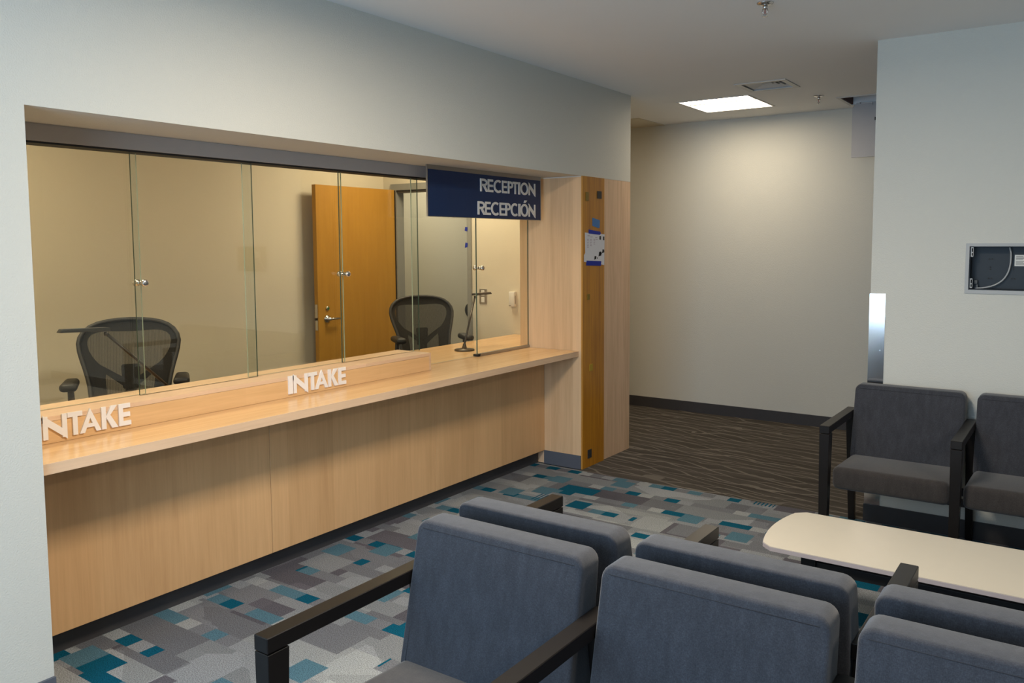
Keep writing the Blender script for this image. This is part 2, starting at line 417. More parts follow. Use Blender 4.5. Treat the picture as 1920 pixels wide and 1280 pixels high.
tag(box('baseboard_right', XR - .006, XE, YR - .012, YR, 0, .1, RUBBER), kind='structure')
for i, wn in enumerate(WINS):
    e = empty('window_%d' % (i + 2), ((wn[0] + wn[1]) / 2, YB - .07, wn[2]), kind='structure')
    bm = bmesh.new(); a, b, c, d = wn; t = .05
    for q in ((a, a + t, c, d), (b - t, b, c, d), (a + t, b - t, c, c + t), (a + t, b - t, d - t, d), (a + t, b - t, 1.5, 1.55)): bx(bm, q[0], q[1], YB - .11, YB - .03, q[2], q[3])
    link('window_frame', bm, FRAMEG, e)
    box('pane', a + t, b - t, YB - .075, YB - .069, c + t, d - t, GLASS, e)

# reception window: header, sliding and fixed glass panes with knobs
win = empty('window_1', (XG, (Y0 + Y1) / 2, CT + .11), kind='structure')
bm = bmesh.new(); bx(bm, -.53, -.413, Y0 + .002, Y1 - .002, 2.034, ZO - .001); bx(bm, -.417, -.411, Y0 + .002, Y1 - .002, ZO - .006, ZO - .001)
tag(link('header_rail', bm, METALG, win), 'grey metal header holding the glass')
box('header_shadow_gap', -.52, -.425, Y0 + .002, Y1 - .002, 2.026, 2.034, GASKET, win)
def pane(y0, y1, x, z0, knob):
    bm = bmesh.new(); bx(bm, x - .004, x + .004, y0, y1, z0, 2.03)
    for f in bm.faces:
        n = f.normal; bm.normal_update()
        f.material_index = 0 if abs(f.normal.x) > .5 else (1 if knob else 2)
    p = link('pane', bm, [GLASS, EDGE, PEDGE], win)
    if knob:
        bm = bmesh.new(); zc_ = 1.463; yk = y0 + .026
        lathe(bm, (x + .0045, yk, zc_), (1, 0, 0), [(.010, 0), (.010, .008), (.008, .012), (.014, .018), (.0155, .024), (.0155, .034), (.012, .038)], 18)
        lathe(bm, (x - .0045, yk, zc_), (-1, 0, 0), [(.010, 0), (.010, .008), (.008, .012), (.014, .018), (.0155, .024), (.0155, .034), (.012, .038)], 18)
        link('knob', bm, STEEL, p, smooth=True)
    return p
ZS = .968
pane(Y0 + .003, 1.957, XG - .02, ZS, False); pane(1.918, 2.535, XG, ZS, True); pane(2.495, 3.135, XG - .02, ZS, False)
pane(3.098, 3.733, XG, ZS, True); pane(3.699, 4.333, XG - .02, CT + .003, False); pane(4.312, Y1 - .003, XG, CT + .018, True)
box('bottom_rail', XG - .012, XG + .012, 4.335, Y1 - .003, CT + .001, CT + .018, ALU, win)
box('rail_stop', XG - .03, XG + .012, 4.306, 4.330, CT + .001, CT + .016, GASKET, win)

# ------------------------------------------------------------------ maple pillar at the end of the counter
col_ = empty('wood_pillar', (-.265, 5.29, 0), 'maple veneered pillar with an amber board, at the far end of the counter', 'pillar')
box('core', -.52, -.012, Y1 + .012, Y2 - .005, 0, ZO - .004, MAPLE_P, col_)
tag(box('side_panel', -.53, 0, Y1, Y1 + .012, .1, ZO - .004, MAPLE_S, col_), 'pale maple side panel facing the counter')
tag(box('front_panel', -.012, 0, Y1 + .012, Y2, .0, ZO - .001, MAPLE_P, col_), 'pinkish maple front panel')
bm = bmesh.new(); bx(bm, 0, .012, Y1, 5.235, .001, ZO - .001); bm.normal_update()
for f in bm.faces: f.material_index = 1 if f.normal.y < -.5 else 0
tag(link('amber_board', bm, [AMBER, PLY], col_), 'amber stained board with a pale ply edge')
tag(box('pillar_base', -.318, -.001, Y1 - .004, Y1 + .011, .001, .1, RUBBER_B, col_), 'grey rubber base')
box('top_bead', -.41, -.001, Y1 - .004, Y1, ZO - .008, ZO - .001, WHITE, col_)
XA = .012
def pad(y0, y1, z0, z1, m, lab):
    tag(box('adhesive_pad', XA, XA + .004, y0, y1, z0, z1, m, col_), lab)
pad(5.129, 5.188, 1.952, 2.005, INK, 'black pad'); pad(4.966, 5.005, 1.93, 1.99, OLIVE, 'olive pad')
pad(4.990, 5.022, 1.225, 1.265, OLIVE, 'olive pad'); pad(5.022, 5.066, .705, .755, YELLOW, 'yellow pad'); pad(4.997, 5.05, .066, .128, INK, 'black pad')

def quad_sheet(bm, pts, x0, th, bulge=0):
    prism(bm, pts, lambda u, v, d: (d, u, v), x0, x0 + th)
nt_ = empty('notice_sheet', (XA, 5.10, 1.47), 'white printed sheet taped to the amber board of the pillar', 'notice')
bm = bmesh.new(); quad_sheet(bm, [(4.957, 1.705), (5.238, 1.694), (5.233, 1.468), (5.19, 1.474), (4.945, 1.498), (4.945, 1.545), (4.962, 1.56)], XA, .0015)
link('sheet', bm, PAPER, nt_)
bm = bmesh.new(); quad_sheet(bm, [(5.006, 1.727), (5.17, 1.713), (5.182, 1.700), (5.165, 1.690), (5.006, 1.698)], XA + .0016, .001); link('tape', bm, TAPE, nt_)
bm = bmesh.new(); quad_sheet(bm, [(4.978, 1.506), (5.188, 1.498), (5.182, 1.464), (4.972, 1.471)], XA + .0016, .001); link('tape', bm, TAPE, nt_)
bm = bmesh.new()
for y, z, wy, wz in ((5.16, 1.655, .024, .026), (5.213, 1.652, .02, .026)): quad_sheet(bm, [(y, z), (y + wy, z - .001), (y + wy, z + wz), (y, z + wz)], XA + .0015, .0004)
for y, z, s in ((5.085, 1.512, .03), (5.10, 1.522, .018), (5.148, 1.535, .04), (5.165, 1.545, .03), (5.20, 1.558, .034), (5.125, 1.516, .014)):
    quad_sheet(bm, [(y, z - .002), (y + s, z + .004), (y + s * .9, z + s * .7), (y + s * .2, z + s * .8)], XA + .0015, .0004)
tag(link('printed_furniture', bm, INK, nt_), kind='stuff')
bm = bmesh.new()
for c, yy in enumerate((4.985, 5.027, 5.075)):
    for k in range(6 - c): quad_sheet(bm, [(yy, 1.655 - k * .011), (yy + .022, 1.654 - k * .011), (yy + .022, 1.658 - k * .011), (yy, 1.659 - k * .011)], XA + .0015, .0004)
for yy, z in ((4.99, 1.68), (5.03, 1.672), (5.10, 1.668), (5.105, 1.655)): quad_sheet(bm, [(yy, z), (yy + .03, z), (yy + .03, z + .004), (yy, z + .004)], XA + .0015, .0004)
tag(link('printed_text', bm, INKP, nt_), kind='stuff')
bm = bmesh.new(); quad_sheet(bm, [(5.060, 1.812), (5.168, 1.795), (5.164, 1.742), (5.146, 1.738), (5.060, 1.754)], XA, .0015)
tag(link('tape_patch', bm, TAPEL), 'light blue tape patch above the notice on the amber board', 'tape')

# ------------------------------------------------------------------ counter: front panels, worktop, raised ledge
cf = empty('counter_front', (-.325, 3.1, 0), 'maple panelled counter base under the reception worktop', 'counter base')
for a, b in ((Y0 + .003, 2.484), (2.486, 3.709), (3.711, Y1 - .002)): box('panel', -.335, -.315, a, b, .1, .8195, MAPLE_V, cf, .0012, 1)
tag(box('toe_kick', -.40, -.375, Y0 + .003, Y1 - .002, .0, .1, RUBBER, cf), 'black toe kick')
wt = empty('worktop', (-.5, 3.1, .82), 'long maple reception worktop running from left wall to pillar', 'worktop')
bm = bmesh.new()
prism(bm, [(-.0225, Y0 + .002), (-.0225, Y1 - .002), (-.532, Y1 - .002), (-.532, 5.577), (-1.06, 5.577), (-1.06, Y0 + .002)], lambda u, v, d: (u, v, d), .821, CT)
link('slab', bm, MAPLE_H, wt)
box('edge_band', -.0225, -.0195, Y0 + .002, Y1 - .002, .821, CT, BAND, wt)
lg = empty('raised_ledge', (-.46, 2.5, CT), 'low maple ledge with raised white lettering along the worktop', 'ledge')
YL0, YL1, ZL = Y0 + .003, 3.69, .966
box('front_board', -.343, -.325, YL0, YL1 - .018, CT + .001, ZL - .019, MAPLE_L, lg)
box('top_board', -.600, -.325, YL0, YL1 - .018, ZL - .018, ZL, BAND, lg)
box('end_board', -.600, -.325, YL1 - .018, YL1, CT + .001, ZL, BAND, lg)
box('back_board', -.600, -.582, YL0, YL1 - .018, CT + .001, ZL - .019, MAPLE_L, lg)

# letters: strokes as 2d polygons in units of the cap height
def arc(cx, cy, rx, ry, a0, a1, t, n=14):
    P = []
    for i in range(n + 1):
        a = math.radians(a0 + (a1 - a0) * i / n); P.append((cx + rx * math.cos(a), cy + ry * math.sin(a)))
    for i in range(n, -1, -1):
        a = math.radians(a0 + (a1 - a0) * i / n); P.append((cx + (rx - t) * math.cos(a), cy + (ry - t) * math.sin(a)))
    return P
def strips(poly):   # split a band outline (outer then inner reversed) into quads so faces stay convex
    n = len(poly) // 2
    return [[poly[i], poly[i + 1], poly[2 * n - 2 - i], poly[2 * n - 1 - i]] for i in range(n - 1)]
def R_(x0, x1, y0, y1): return [(x0, y0), (x1, y0), (x1, y1), (x0, y1)]
def glyph(ch, w, s):
    if ch == 'I': return [R_(0, w, 0, 1)]
    if ch == 'N': return [R_(0, s, 0, .98), R_(w - s, w, .0, 1), [(0, 1.06), (0, .72), (w, -.10), (w, .24)]]
    if ch == 'T': return [R_(0, w, 1 - s, 1), R_(w / 2 - s / 2, w / 2 + s / 2, 0, 1 - s)]
    if ch == 'A': return [[(0, 0), (s * 1.06, 0), (w / 2 + s * .35, .80), (w / 2, 1.06)], [(w, 0), (w / 2, 1.06), (w / 2 - s * .35, .80), (w - s * 1.06, 0)], R_(w * .24, w * .76, .22, .22 + s * .8)]
    if ch == 'K': return [R_(0, s, 0, 1), [(s, .56), (w - s * 1.35, 1), (w, 1), (s * 1.15, .40)], [(s, .60), (s * 1.3, .40), (w - s * 1.25, 0), (w + .03, 0), (s * 2.0, .58)]]
    if ch == 'E': return [R_(0, s, 0, 1), R_(s, w, 0, s), R_(s, w * .96, 1 - s, 1), R_(s, w * .93, .5 - s / 2, .5 + s / 2)]
    if ch in 'PR':
        ry = .29; b = strips(arc(w * .45, 1 - ry, w * .53, ry, 90, -90, s)) + [R_(s, w * .45, 1 - s, 1), R_(s, w * .45, 1 - 2 * ry, 1 - 2 * ry + s), R_(0, s, 0, 1)]
        if ch == 'R': b.append([(w * .36, .46), (w - s * 1.1, 0), (w + .04, 0), (w * .62, .50)])
        return b
    if ch == 'C': return strips(arc(w * .56, .5, w * .56, .52, 52, 308, s, 20))
    if ch in 'OÓ':
        b = strips(arc(w / 2, .5, w / 2, .52, 0, 360, s, 26))
        if ch == 'Ó': b.append([(w * .40, 1.10), (w * .60, 1.10), (w * .82, 1.30), (w * .52, 1.30)])
        return b
def lay(text_boxes, y0, total, z0, h, xf, th, m, parent, s):
    """text_boxes: (char, start fraction, end fraction)"""
    for ch, a, b in text_boxes:
        bm = bmesh.new(); wd = (b - a) * total / h
        for k, poly in enumerate(glyph(ch, wd, s)):
            d = th + .00012 * k
            prism(bm, poly, lambda u, v, dd: (dd, y0 + a * total + u * h, z0 + v * h), xf, xf + d)
        link('letter', bm, m, parent)
INTAKE = [('I', .008, .076), ('N', .090, .325), ('T', .332, .482), ('A', .450, .672), ('K', .680, .848), ('E', .866, 1.0)]
lay(INTAKE, 1.412, .384, .878, .092, -.325, .007, LETTER, lg, .20)
lay(INTAKE, 2.610, .386, .877, .092, -.325, .007, LETTER, lg, .20)

# ------------------------------------------------------------------ hanging sign
sg = empty('hanging_sign', (-.30, 4.258, 1.795), 'navy bilingual reception sign hanging from the soffit above the counter', 'sign')
SX = -.30
box('sign_panel', SX - .010, SX, 3.656, 4.856, 1.796, 2.075, NAVY, sg, .001, 1)
tag(box('top_rail', SX - .012, SX - .001, 3.653, 4.864, 2.0755, ZO - .001, ALU, sg), 'grey metal hanging rail')
bm = bmesh.new(); bx(bm, SX - .011, SX + .001, 4.8565, 4.864, 1.794, 2.075); bx(bm, SX - .011, SX + .001, 3.652, 3.6555, 1.794, 2.075); bx(bm, SX - .011, SX + .0, 3.6555, 4.8565, 1.7925, 1.7955)
link('sign_rim', bm, ALU, sg)
def fr(l, x0=722, wd=616): return [(c, (a - x0) / wd, (b - x0) / wd) for c, a, b in l]
lay(fr([('R', 722, 798), ('E', 801, 858), ('C', 864, 948), ('E', 954, 1009), ('P', 1018, 1076), ('T', 1072, 1130), ('I', 1136, 1158), ('O', 1162, 1252), ('N', 1258, 1338)]), 4.158, .631, 1.966, .083, SX, .004, SIGNLET, sg, .175)
lay(fr([('R', 695, 770), ('E', 772, 830), ('C', 834, 920), ('E', 926, 985), ('P', 990, 1047), ('C', 1050, 1130), ('I', 1137, 1160), ('Ó', 1163, 1250), ('N', 1257, 1338)]), 4.158, .631, 1.816, .086, SX, .004, SIGNLET, sg, .17)

# ------------------------------------------------------------------ ceiling fittings
def troffer(q, lens, label, group=None):
    x0, x1, y0, y1 = q
    t = empty('ceiling_light', ((x0 + x1) / 2, (y0 + y1) / 2, ZC - .004), label, 'ceiling light', group)
    bm = bmesh.new(); f = .014; z0, z1 = ZC - .004, ZC + .004
    bx(bm, x0 - .004, x0 + f, y0 - .004, y1 + .004, z0, z1); bx(bm, x1 - f, x1 + .004, y0 - .004, y1 + .004, z0, z1)
    bx(bm, x0 + f, x1 - f, y0 - .004, y0 + f, z0, z1); bx(bm, x0 + f, x1 - f, y1 - f, y1 + .004, z0, z1)
    link('frame', bm, WMETAL, t)
    # recessed curved lenses either side of a long ridge
    bm = bmesh.new(); a, b, c, d = x0 + f, x1 - f, y0 + f, y1 - f; n = 8
    for (p, q_) in ((c, c + (d - c) * .36), (c + (d - c) * .40, d)):
        prev = None
        for i in range(n + 1):
            yy = p + (q_ - p) * i / n; zz = ZC + .012 + .03 * math.sin(PI * i / n)
            cur = [bm.verts.new((a, yy, zz)), bm.verts.new((b, yy, zz))]
            if prev: bm.faces.new((prev[0], prev[1], cur[1], cur[0]))
            prev = cur
    link('lens', bm, lens, t, smooth=True)
    bm = bmesh.new(); bx(bm, a, b, c + (d - c) * .36, c + (d - c) * .40, ZC + .002, ZC + .016); link('ridge', bm, FRAMEG, t)
    bm = bmesh.new(); bx(bm, x0 + .001, x1 - .001, y0 + .001, y1 - .001, ZC + .075, ZC + .085)
    for e in ((x0 + .001, x0 + .006, y0, y1), (x1 - .006, x1 - .001, y0, y1), (x0, x1, y0 + .001, y0 + .006), (x0, x1, y1 - .006, y1 - .001)): bx(bm, *e, ZC + .004, ZC + .075)
    link('housing', bm, WMETAL, t)
    return t
troffer(HALL_L, LENS_HALL, 'lit square ceiling light above the brown carpet near the back wall')
troffer(HALL2, LENS_HALL2, 'lit square ceiling light in the corridor behind the office door')
for q, lb in zip(WAITS, ('lit square ceiling light above the seats', 'added unseen fill light in the ceiling at the right side of the waiting room')): troffer(q, LENS_WAIT if q[0] < 3 else LENS_FILL, lb)
troffer(OFFS[0], LENS_OFF, 'lit square ceiling light in the office near the open door'); troffer(OFFS[1], LENS_OFF, 'lit square ceiling light in the office behind the left panes')

x0, x1, y0, y1 = VENT
v = empty('air_vent', ((x0 + x1) / 2, (y0 + y1) / 2, ZC - .006), 'square white ceiling air diffuser beside the lit light', 'air vent')
bm = bmesh.new()
def ring(bm, x0, x1, y0, y1, w_, z0, z1, zi=None):
    zi = z0 if zi is None else zi
    o = [(x0, y0), (x1, y0), (x1, y1), (x0, y1)]; i_ = [(x0 + w_, y0 + w_), (x1 - w_, y0 + w_), (x1 - w_, y1 - w_), (x0 + w_, y1 - w_)]
    for k in range(4):
        a, b, c, d = o[k], o[(k + 1) % 4], i_[(k + 1) % 4], i_[k]
        hexa(bm, [(*a, z0), (*b, z0), (*c, zi), (*d, zi), (*a, z1), (*b, z1), (*c, zi + (z1 - z0)), (*d, zi + (z1 - z0))])
ring(bm, x0 - .012, x1 + .012, y0 - .012, y1 + .012, .04, ZC - .006, ZC - .001); link('frame', bm, WMETAL, v)
for k, wd in enumerate((.036, .070, .104, .138)):
    bm = bmesh.new(); ring(bm, x0 + wd, x1 - wd, y0 + wd, y1 - wd, .027, ZC + .002 + .003 * k, ZC + .004 + .003 * k, ZC + .014 + .003 * k); link('louvre', bm, WMETAL, v)
box('duct', x0 + .002, x1 - .002, y0 + .002, y1 - .002, ZC + .045, ZC + .055, FRAMEG, v)

def sprinkler(x, y, label):
    s = empty('sprinkler', (x, y, ZC), label, 'sprinkler', None)
    bm = bmesh.new(); lathe(bm, (x, y, ZC - .012), (0, 0, 1), [(.018, 0), (.026, .003), (.038, .008), (.040, .012)], 22); link('escutcheon', bm, STEEL, s, smooth=True)
    bm = bmesh.new(); lathe(bm, (x, y, ZC - .03), (0, 0, 1), [(.009, 0), (.012, .006), (.012, .018)], 14)
    for sg_ in (-1, 1): tube(bm, [(x + sg_ * .011, y, ZC - .028), (x + sg_ * .014, y, ZC - .038), (x + sg_ * .004, y, ZC - .056)], .0022, 6)
    lathe(bm, (x, y, ZC - .062), (0, 0, 1), [(.004, 0), (.004, .008)], 10)
    for k in range(10):
        a = 2 * PI * k / 10; bxr = [(x + math.cos(a + d) * r, y + math.sin(a + d) * r, ZC - .064 + h) for h in (0, .0015) for r, d in ((.003, -.3), (.014, -.15), (.014, .15), (.003, .3))]
        hexa(bm, bxr)
    link('body', bm, STEEL, s, smooth=True)
    bm = bmesh.new(); lathe(bm, (x, y, ZC - .05), (0, 0, 1), [(.0025, 0), (.0028, .01), (.0025, .02)], 8); link('bulb', bm, RED, s, smooth=True)
sprinkler(1.677, 3.83, 'chrome ceiling sprinkler nearest the camera'); sprinkler(1.196, 6.50, 'small ceiling sprinkler beside the open hatch')

x0, x1, y0, y1 = HATCH
h = empty('ceiling_hatch', (x0, y1, ZC), 'open ceiling access hatch with its grey door hanging down', 'hatch')
bm = bmesh.new(); ring(bm, x0 - .02, x1 + .02, y0 - .02, y1 + .02, .026, ZC - .005, ZC - .0005); link('hatch_frame', bm, WMETAL, h)
bm = bmesh.new(); z1 = ZC + .5
bx(bm, x0 - .05, x0 - .002, y0 - .05, y1 + .05, ZC + .125, z1); bx(bm, x1 + .002, x1 + .05, y0 - .05, y1 + .05, ZC + .125, z1)
bx(bm, x0 - .05, x1 + .05, y0 - .05, y0 - .002, ZC + .125, z1); bx(bm, x0 - .05, x1 + .05, y1 + .002, y1 + .05, ZC + .125, z1); bx(bm, x0 - .05, x1 + .05, y0 - .05, y1 + .05, z1, z1 + .02)
link('plenum', bm, DARKV, h)
bm = bmesh.new(); bx(bm, x0, x0 + .012, y0, y1, ZC + .002, ZC + .10); link('wood_lining', bm, WOODST, h)
dpts = [(x0 + .012, ZC - .435), (x1 - .012, ZC - .435), (x1 - .012, ZC + .005), (x0 + .045, ZC + .005), (x0 + .012, ZC - .035)]
bm = bmesh.new(); prism(bm, dpts, lambda u, v_, d: (u, d, v_), y1 - .022, y1 - .004); dr = link('hatch_door', bm, GREYM, h)
box('latch', x0 + .19, x0 + .24, y1 - .030, y1 - .022, ZC - .145, ZC - .12, INK, dr)
bm = bmesh.new(); tube(bm, [(x0 + .09, y1 - .027, ZC + .0), (x0 + .17, y1 - .027, ZC - .0), (x0 + .17, y1 - .027, ZC - .02)], .004, 6); link('hinge_bracket', bm, ALU, dr)
bm = bmesh.new(); lathe(bm, (x0 + .075, y1 - .0225, ZC + .002), (0, -1, 0), [(.007, 0), (.006, .005)], 12); link('screw', bm, STEEL, dr)

# ------------------------------------------------------------------ right wall fittings
gd = empty('corner_guard', (XR, YR, .1), 'polished stainless corner guard on the wall edge behind the seats', 'corner guard')
bm = bmesh.new(); bx(bm, XR - .004, XR + .082, YR - .004, YR - .0005, .101, 1.336); bx(bm, XR - .004, XR - .0005, YR - .0005, YR + .08, .101, 1.336); link('guard', bm, GUARD, gd)
for z in (1.305, 1.01, .7, .4):
    bm = bmesh.new(); lathe(bm, (XR + .060, YR - .004, z), (0, -1, 0), [(.005, 0), (.004, .002)], 10); link('screw', bm, STEEL, gd)
a, b, c, d = BOX
wb = empty('wall_box', ((a + b) / 2, YR, c), 'open recessed electrical box in the right wall above the seats', 'wall box')
bm = bmesh.new()
for q in ((a - .018, a, c - .02, d + .016), (b, b + .018, c - .02, d + .016), (a, b, c - .02, c), (a, b, d, d + .016)): bx(bm, q[0], q[1], YR - .006, YR - .0002, q[2], q[3])
link('rim', bm, BOXR, wb)
bm = bmesh.new(); bx(bm, a + .001, b - .001, YR + .085, YR + .09, c + .001, d - .001)
for q in ((a + .001, a + .004, c + .001, d - .001), (b - .004, b - .001, c + .001, d - .001), (a + .004, b - .004, c + .001, c + .004), (a + .004, b - .004, d - .004, d - .001)): bx(bm, q[0], q[1], YR + .001, YR + .085, q[2], q[3])
link('back_box', bm, BOXB, wb)
bm = bmesh.new()
for i, xx in enumerate((a + .095, a + .205, a + .305)):
    for zz in (.06, .115, .165):
        for dx in (-.007, .007):
            if zz == .115: lathe(bm, (xx, YR + .085, c + zz + dx * .8), (0, -1, 0), [(.004, 0), (.004, .0008)], 8)
            else: lathe(bm, (xx + dx, YR + .085, c + zz), (0, -1, 0), [(.004, 0), (.004, .0008)], 8)
tag(link('knockouts', bm, INK, wb), kind='stuff')
pts = [(a + .185, YR + .05, d - .006)]
for t in range(1, 15):
    s = t / 14; pts.append((a + .19 - .165 * s ** 2.4 + .008 * math.sin(PI * s), YR + .055 + .012 * math.sin(PI * s), d - .006 - .222 * (1 - (1 - s) ** 1.9)))
bm = bmesh.new(); tube(bm, pts, .0042, 8); tag(link('cable', bm, BOXR, wb, smooth=True), 'pale grey cable')
for z in (d - .03, c + .035):
    bm = bmesh.new()
    for q in ((0, .012, -.026, -.02), (0, .012, .02, .026), (0, .004, -.02, .02), (.010, .0125, -.02, .02), (.004, .010, -.006, .0)): bx(bm, a + .006 + q[0], a + .006 + q[1], YR + .004, YR + .010, z + q[2], z + q[3])
    link('mounting_ear', bm, BOXR, wb)
bm = bmesh.new(); bx(bm, a + .022, a + .036, YR + .06, YR + .075, c + .03, c + .05); bx(bm, a + .03, a + .04, YR + .06, YR + .075, c + .012, c + .026); link('cable_clamp', bm, BRONZE, wb)
st = box('sticker', a + .208, a + .272, YR + .0835, YR + .0848, d - .106, d - .046, WHITE, wb)
bm = bmesh.new()
for k in range(9):
    zz = d - .055 - k * .0055
    if k == 4: continue
    bx(bm, a + .214, a + .214 + (.05 if k % 3 else .034), YR + .0832, YR + .0836, zz, zz + .0022)
link('sticker_print', bm, m_plain('grey_print', (.12, .12, .11), .8), st)

# ------------------------------------------------------------------ office behind the glass
dr = empty('door_1', (-2.411, 5.575, 0), kind='structure')
dr['label'] = 'amber wooden office door standing open behind the glass'
leaf = tag(box('leaf', -2.456, -2.411, 4.632, 5.572, .008, 2.126, DOORW, dr, .001, 1), 'amber wooden leaf')
bm = bmesh.new(); cx, cy, cz = -2.411, 4.726, .992
lathe(bm, (cx, cy, cz), (1, 0, 0), [(.034, 0), (.034, .006), (.026, .012), (.013, .016), (.012, .05)], 20)
tube(bm, [(cx + .047, cy, cz), (cx + .052, cy + .03, cz + .002), (cx + .050, cy + .075, cz + .001), (cx + .044, cy + .118, cz - .002)], [.011, .011, .009, .008], 10)
link('lever_handle', bm, STEEL, leaf, smooth=True)
bm = bmesh.new(); lathe(bm, (cx, cy + .004, cz + .090), (1, 0, 0), [(.019, 0), (.019, .008), (.012, .012)], 18); link('deadbolt', bm, STEEL, leaf, smooth=True)
bm = bmesh.new(); lathe(bm, (cx + .0122, cy + .004, cz + .090), (1, 0, 0), [(.010, 0), (.009, .003)], 14); link('lock_indicator', bm, GREEN, leaf)
box('latch_plate', -2.448, -2.419, 4.6295, 4.632, .90, 1.12, STEEL, leaf)
box('latch_bolt', -2.440, -2.427, 4.615, 4.6293, .985, 1.005, BRONZE, leaf)
fx0, fx1 = -2.411, -1.509
bm = bmesh.new()
for q in ((fx0 - .05, fx0 + .028, 0, 2.18), (fx1 - .044, fx1 + .0, 0, 2.18)): bx(bm, q[0] if q[0] > fx0 else fx0 - .05, q[1], 5.566, 5.5798, q[2], q[3])
bx(bm, fx0 + .028, fx1 - .044, 5.566, 5.5798, 2.115, 2.18)
bx(bm, fx0 + .002, fx0 + .028, 5.58, 5.66, 0, 2.10); bx(bm, fx1 - .028, fx1 - .002, 5.58, 5.66, 0, 2.10); bx(bm, fx0 + .002, fx1 - .002, 5.58, 5.66, 2.10, 2.128)
tag(link('door_frame', bm, FRAMEG, dr), 'grey painted door frame')
bm = bmesh.new(); bx(bm, fx0 + .028, fx1 - .044, 5.563, 5.5658, 2.108, 2.122); bx(bm, fx0 + .001, fx0 + .014, 5.563, 5.5658, 0.02, 2.122); link('gasket', bm, GASKET, dr)
for z0, z1, s in ((1.735, 1.775, 1), (1.598, 1.638, -1)):
    bm = bmesh.new(); prism(bm, [(-1.575, z0 + .006 * s), (-1.546, z0), (-1.542, z1 - .004), (-1.568, z1)], lambda u, v_, d: (u, d, v_), 5.5630, 5.5645)
    tag(link('tape_patch', bm, TAPE), ('upper' if s > 0 else 'lower') + ' dark blue tape scrap on the office door frame', 'tape')
sw = empty('light_switch', (-1.386, 5.58, 1.11), 'steel double switch plate on the office wall behind a lamp', 'switch')
box('plate', -1.428, -1.346, 5.574, 5.5798, 1.108, 1.236, ALU, sw, .0015, 1)
box('rocker', -1.405, -1.369, 5.570, 5.574, 1.178, 1.224, WHITE, sw, .001, 1); box('rocker', -1.405, -1.369, 5.570, 5.574, 1.120, 1.166, WHITE, sw, .001, 1)
wd_ = empty('wall_device', (-1.056, 5.58, 1.095), 'small white wall unit with a card slot beside the maple pillar, behind glass', 'wall device')
box('housing', -1.090, -1.032, 5.545, 5.5798, 1.097, 1.222, WHITE, wd_, .004, 2)
box('slot', -1.0318, -1.0312, 5.555, 5.562, 1.12, 1.19, INK, wd_); box('indicator', -1.088, -1.066, 5.5442, 5.545, 1.104, 1.107, INK, wd_)

wf = empty('wall_fixture', (-2.87, Y3, .785), 'black round fixture low on the corridor wall, seen past the office door frame', 'wall fixture')
bm = bmesh.new(); lathe(bm, (-2.87, Y3 - .0005, .872), (0, -1, 0), [(.085, 0), (.085, .012), (.07, .03), (.03, .042)], 26); link('dome', bm, PLASTIC, wf, smooth=True)
bm = bmesh.new(); lathe(bm, (-2.87, Y3 - .043, .872), (0, -1, 0), [(.022, 0), (.02, .006)], 14); link('hub', bm, BRONZE, wf, smooth=True)

# desk lamps
def lamp_arm(bm, a, b, r): tube(bm, [a, b], r, 8)
lamp = empty('desk_lamp', (-.75, 2.262, CT), 'dark slim task lamp with long bar head on the left of the counter', 'desk lamp')
def lamp_parts(root, tip, head_end):
    L = True
    bm = bmesh.new(); lathe(bm, (0, 0, .0005), (0, 0, 1), [(.072, 0), (.074, .004), (.070, .011), (.02, .014), (.012, .04), (.010, .05)], 26); link('base', bm, BRONZE, root, L, smooth=True)
    bm = bmesh.new(); lamp_arm(bm, (0, 0, .046), tip, .0075); lathe(bm, Vector(tip) - Vector((0, .0, .012)), (0, 0, 1), [(.008, 0), (.009, .006), (.008, .018)], 12); link('arm', bm, BRONZE, root, L, smooth=True)
    a = Vector(tip) + Vector((0, 0, .010)); b = Vector(head_end) + Vector((0, 0, .010)); d = (b - a).normalized(); s = Vector((-d.y, d.x, 0)) * .021; a = a - d * .012
    u = Vector((0, 0, .016))
    bm = bmesh.new(); hexa(bm, [a - s, b - s * .8, b + s * .8, a + s, a - s + u, b - d * .012 - s * .8 + u, b - d * .012 + s * .8 + u, a + s + u], .002, 2); hd = link('head', bm, DKGREY, root, L, smooth=True)
    bm = bmesh.new(); q = u * .75; hexa(bm, [a + d * .02 - s * .2 + u, b - d * .03 - s * .2 + u, b - d * .03 + s * .2 + u, a + d * .02 + s * .2 + u] + [p + Vector((0, 0, .0015)) for p in (a + d * .02 - s * .2 + u, b - d * .03 - s * .2 + u, b - d * .03 + s * .2 + u, a + d * .02 + s * .2 + u)])
    link('head_strip', bm, ALU, hd, L)
lamp_parts(lamp, (0, -.325, .365), (0, -.535, .375))
lamp2 = empty('desk_lamp', (-.735, 4.515, CT), 'dark slim task lamp standing near the pillar behind the last pane', 'desk lamp')
lamp_parts(lamp2, (-.115, .27, .37), (-.115 + .015, .27 + .175, .372))

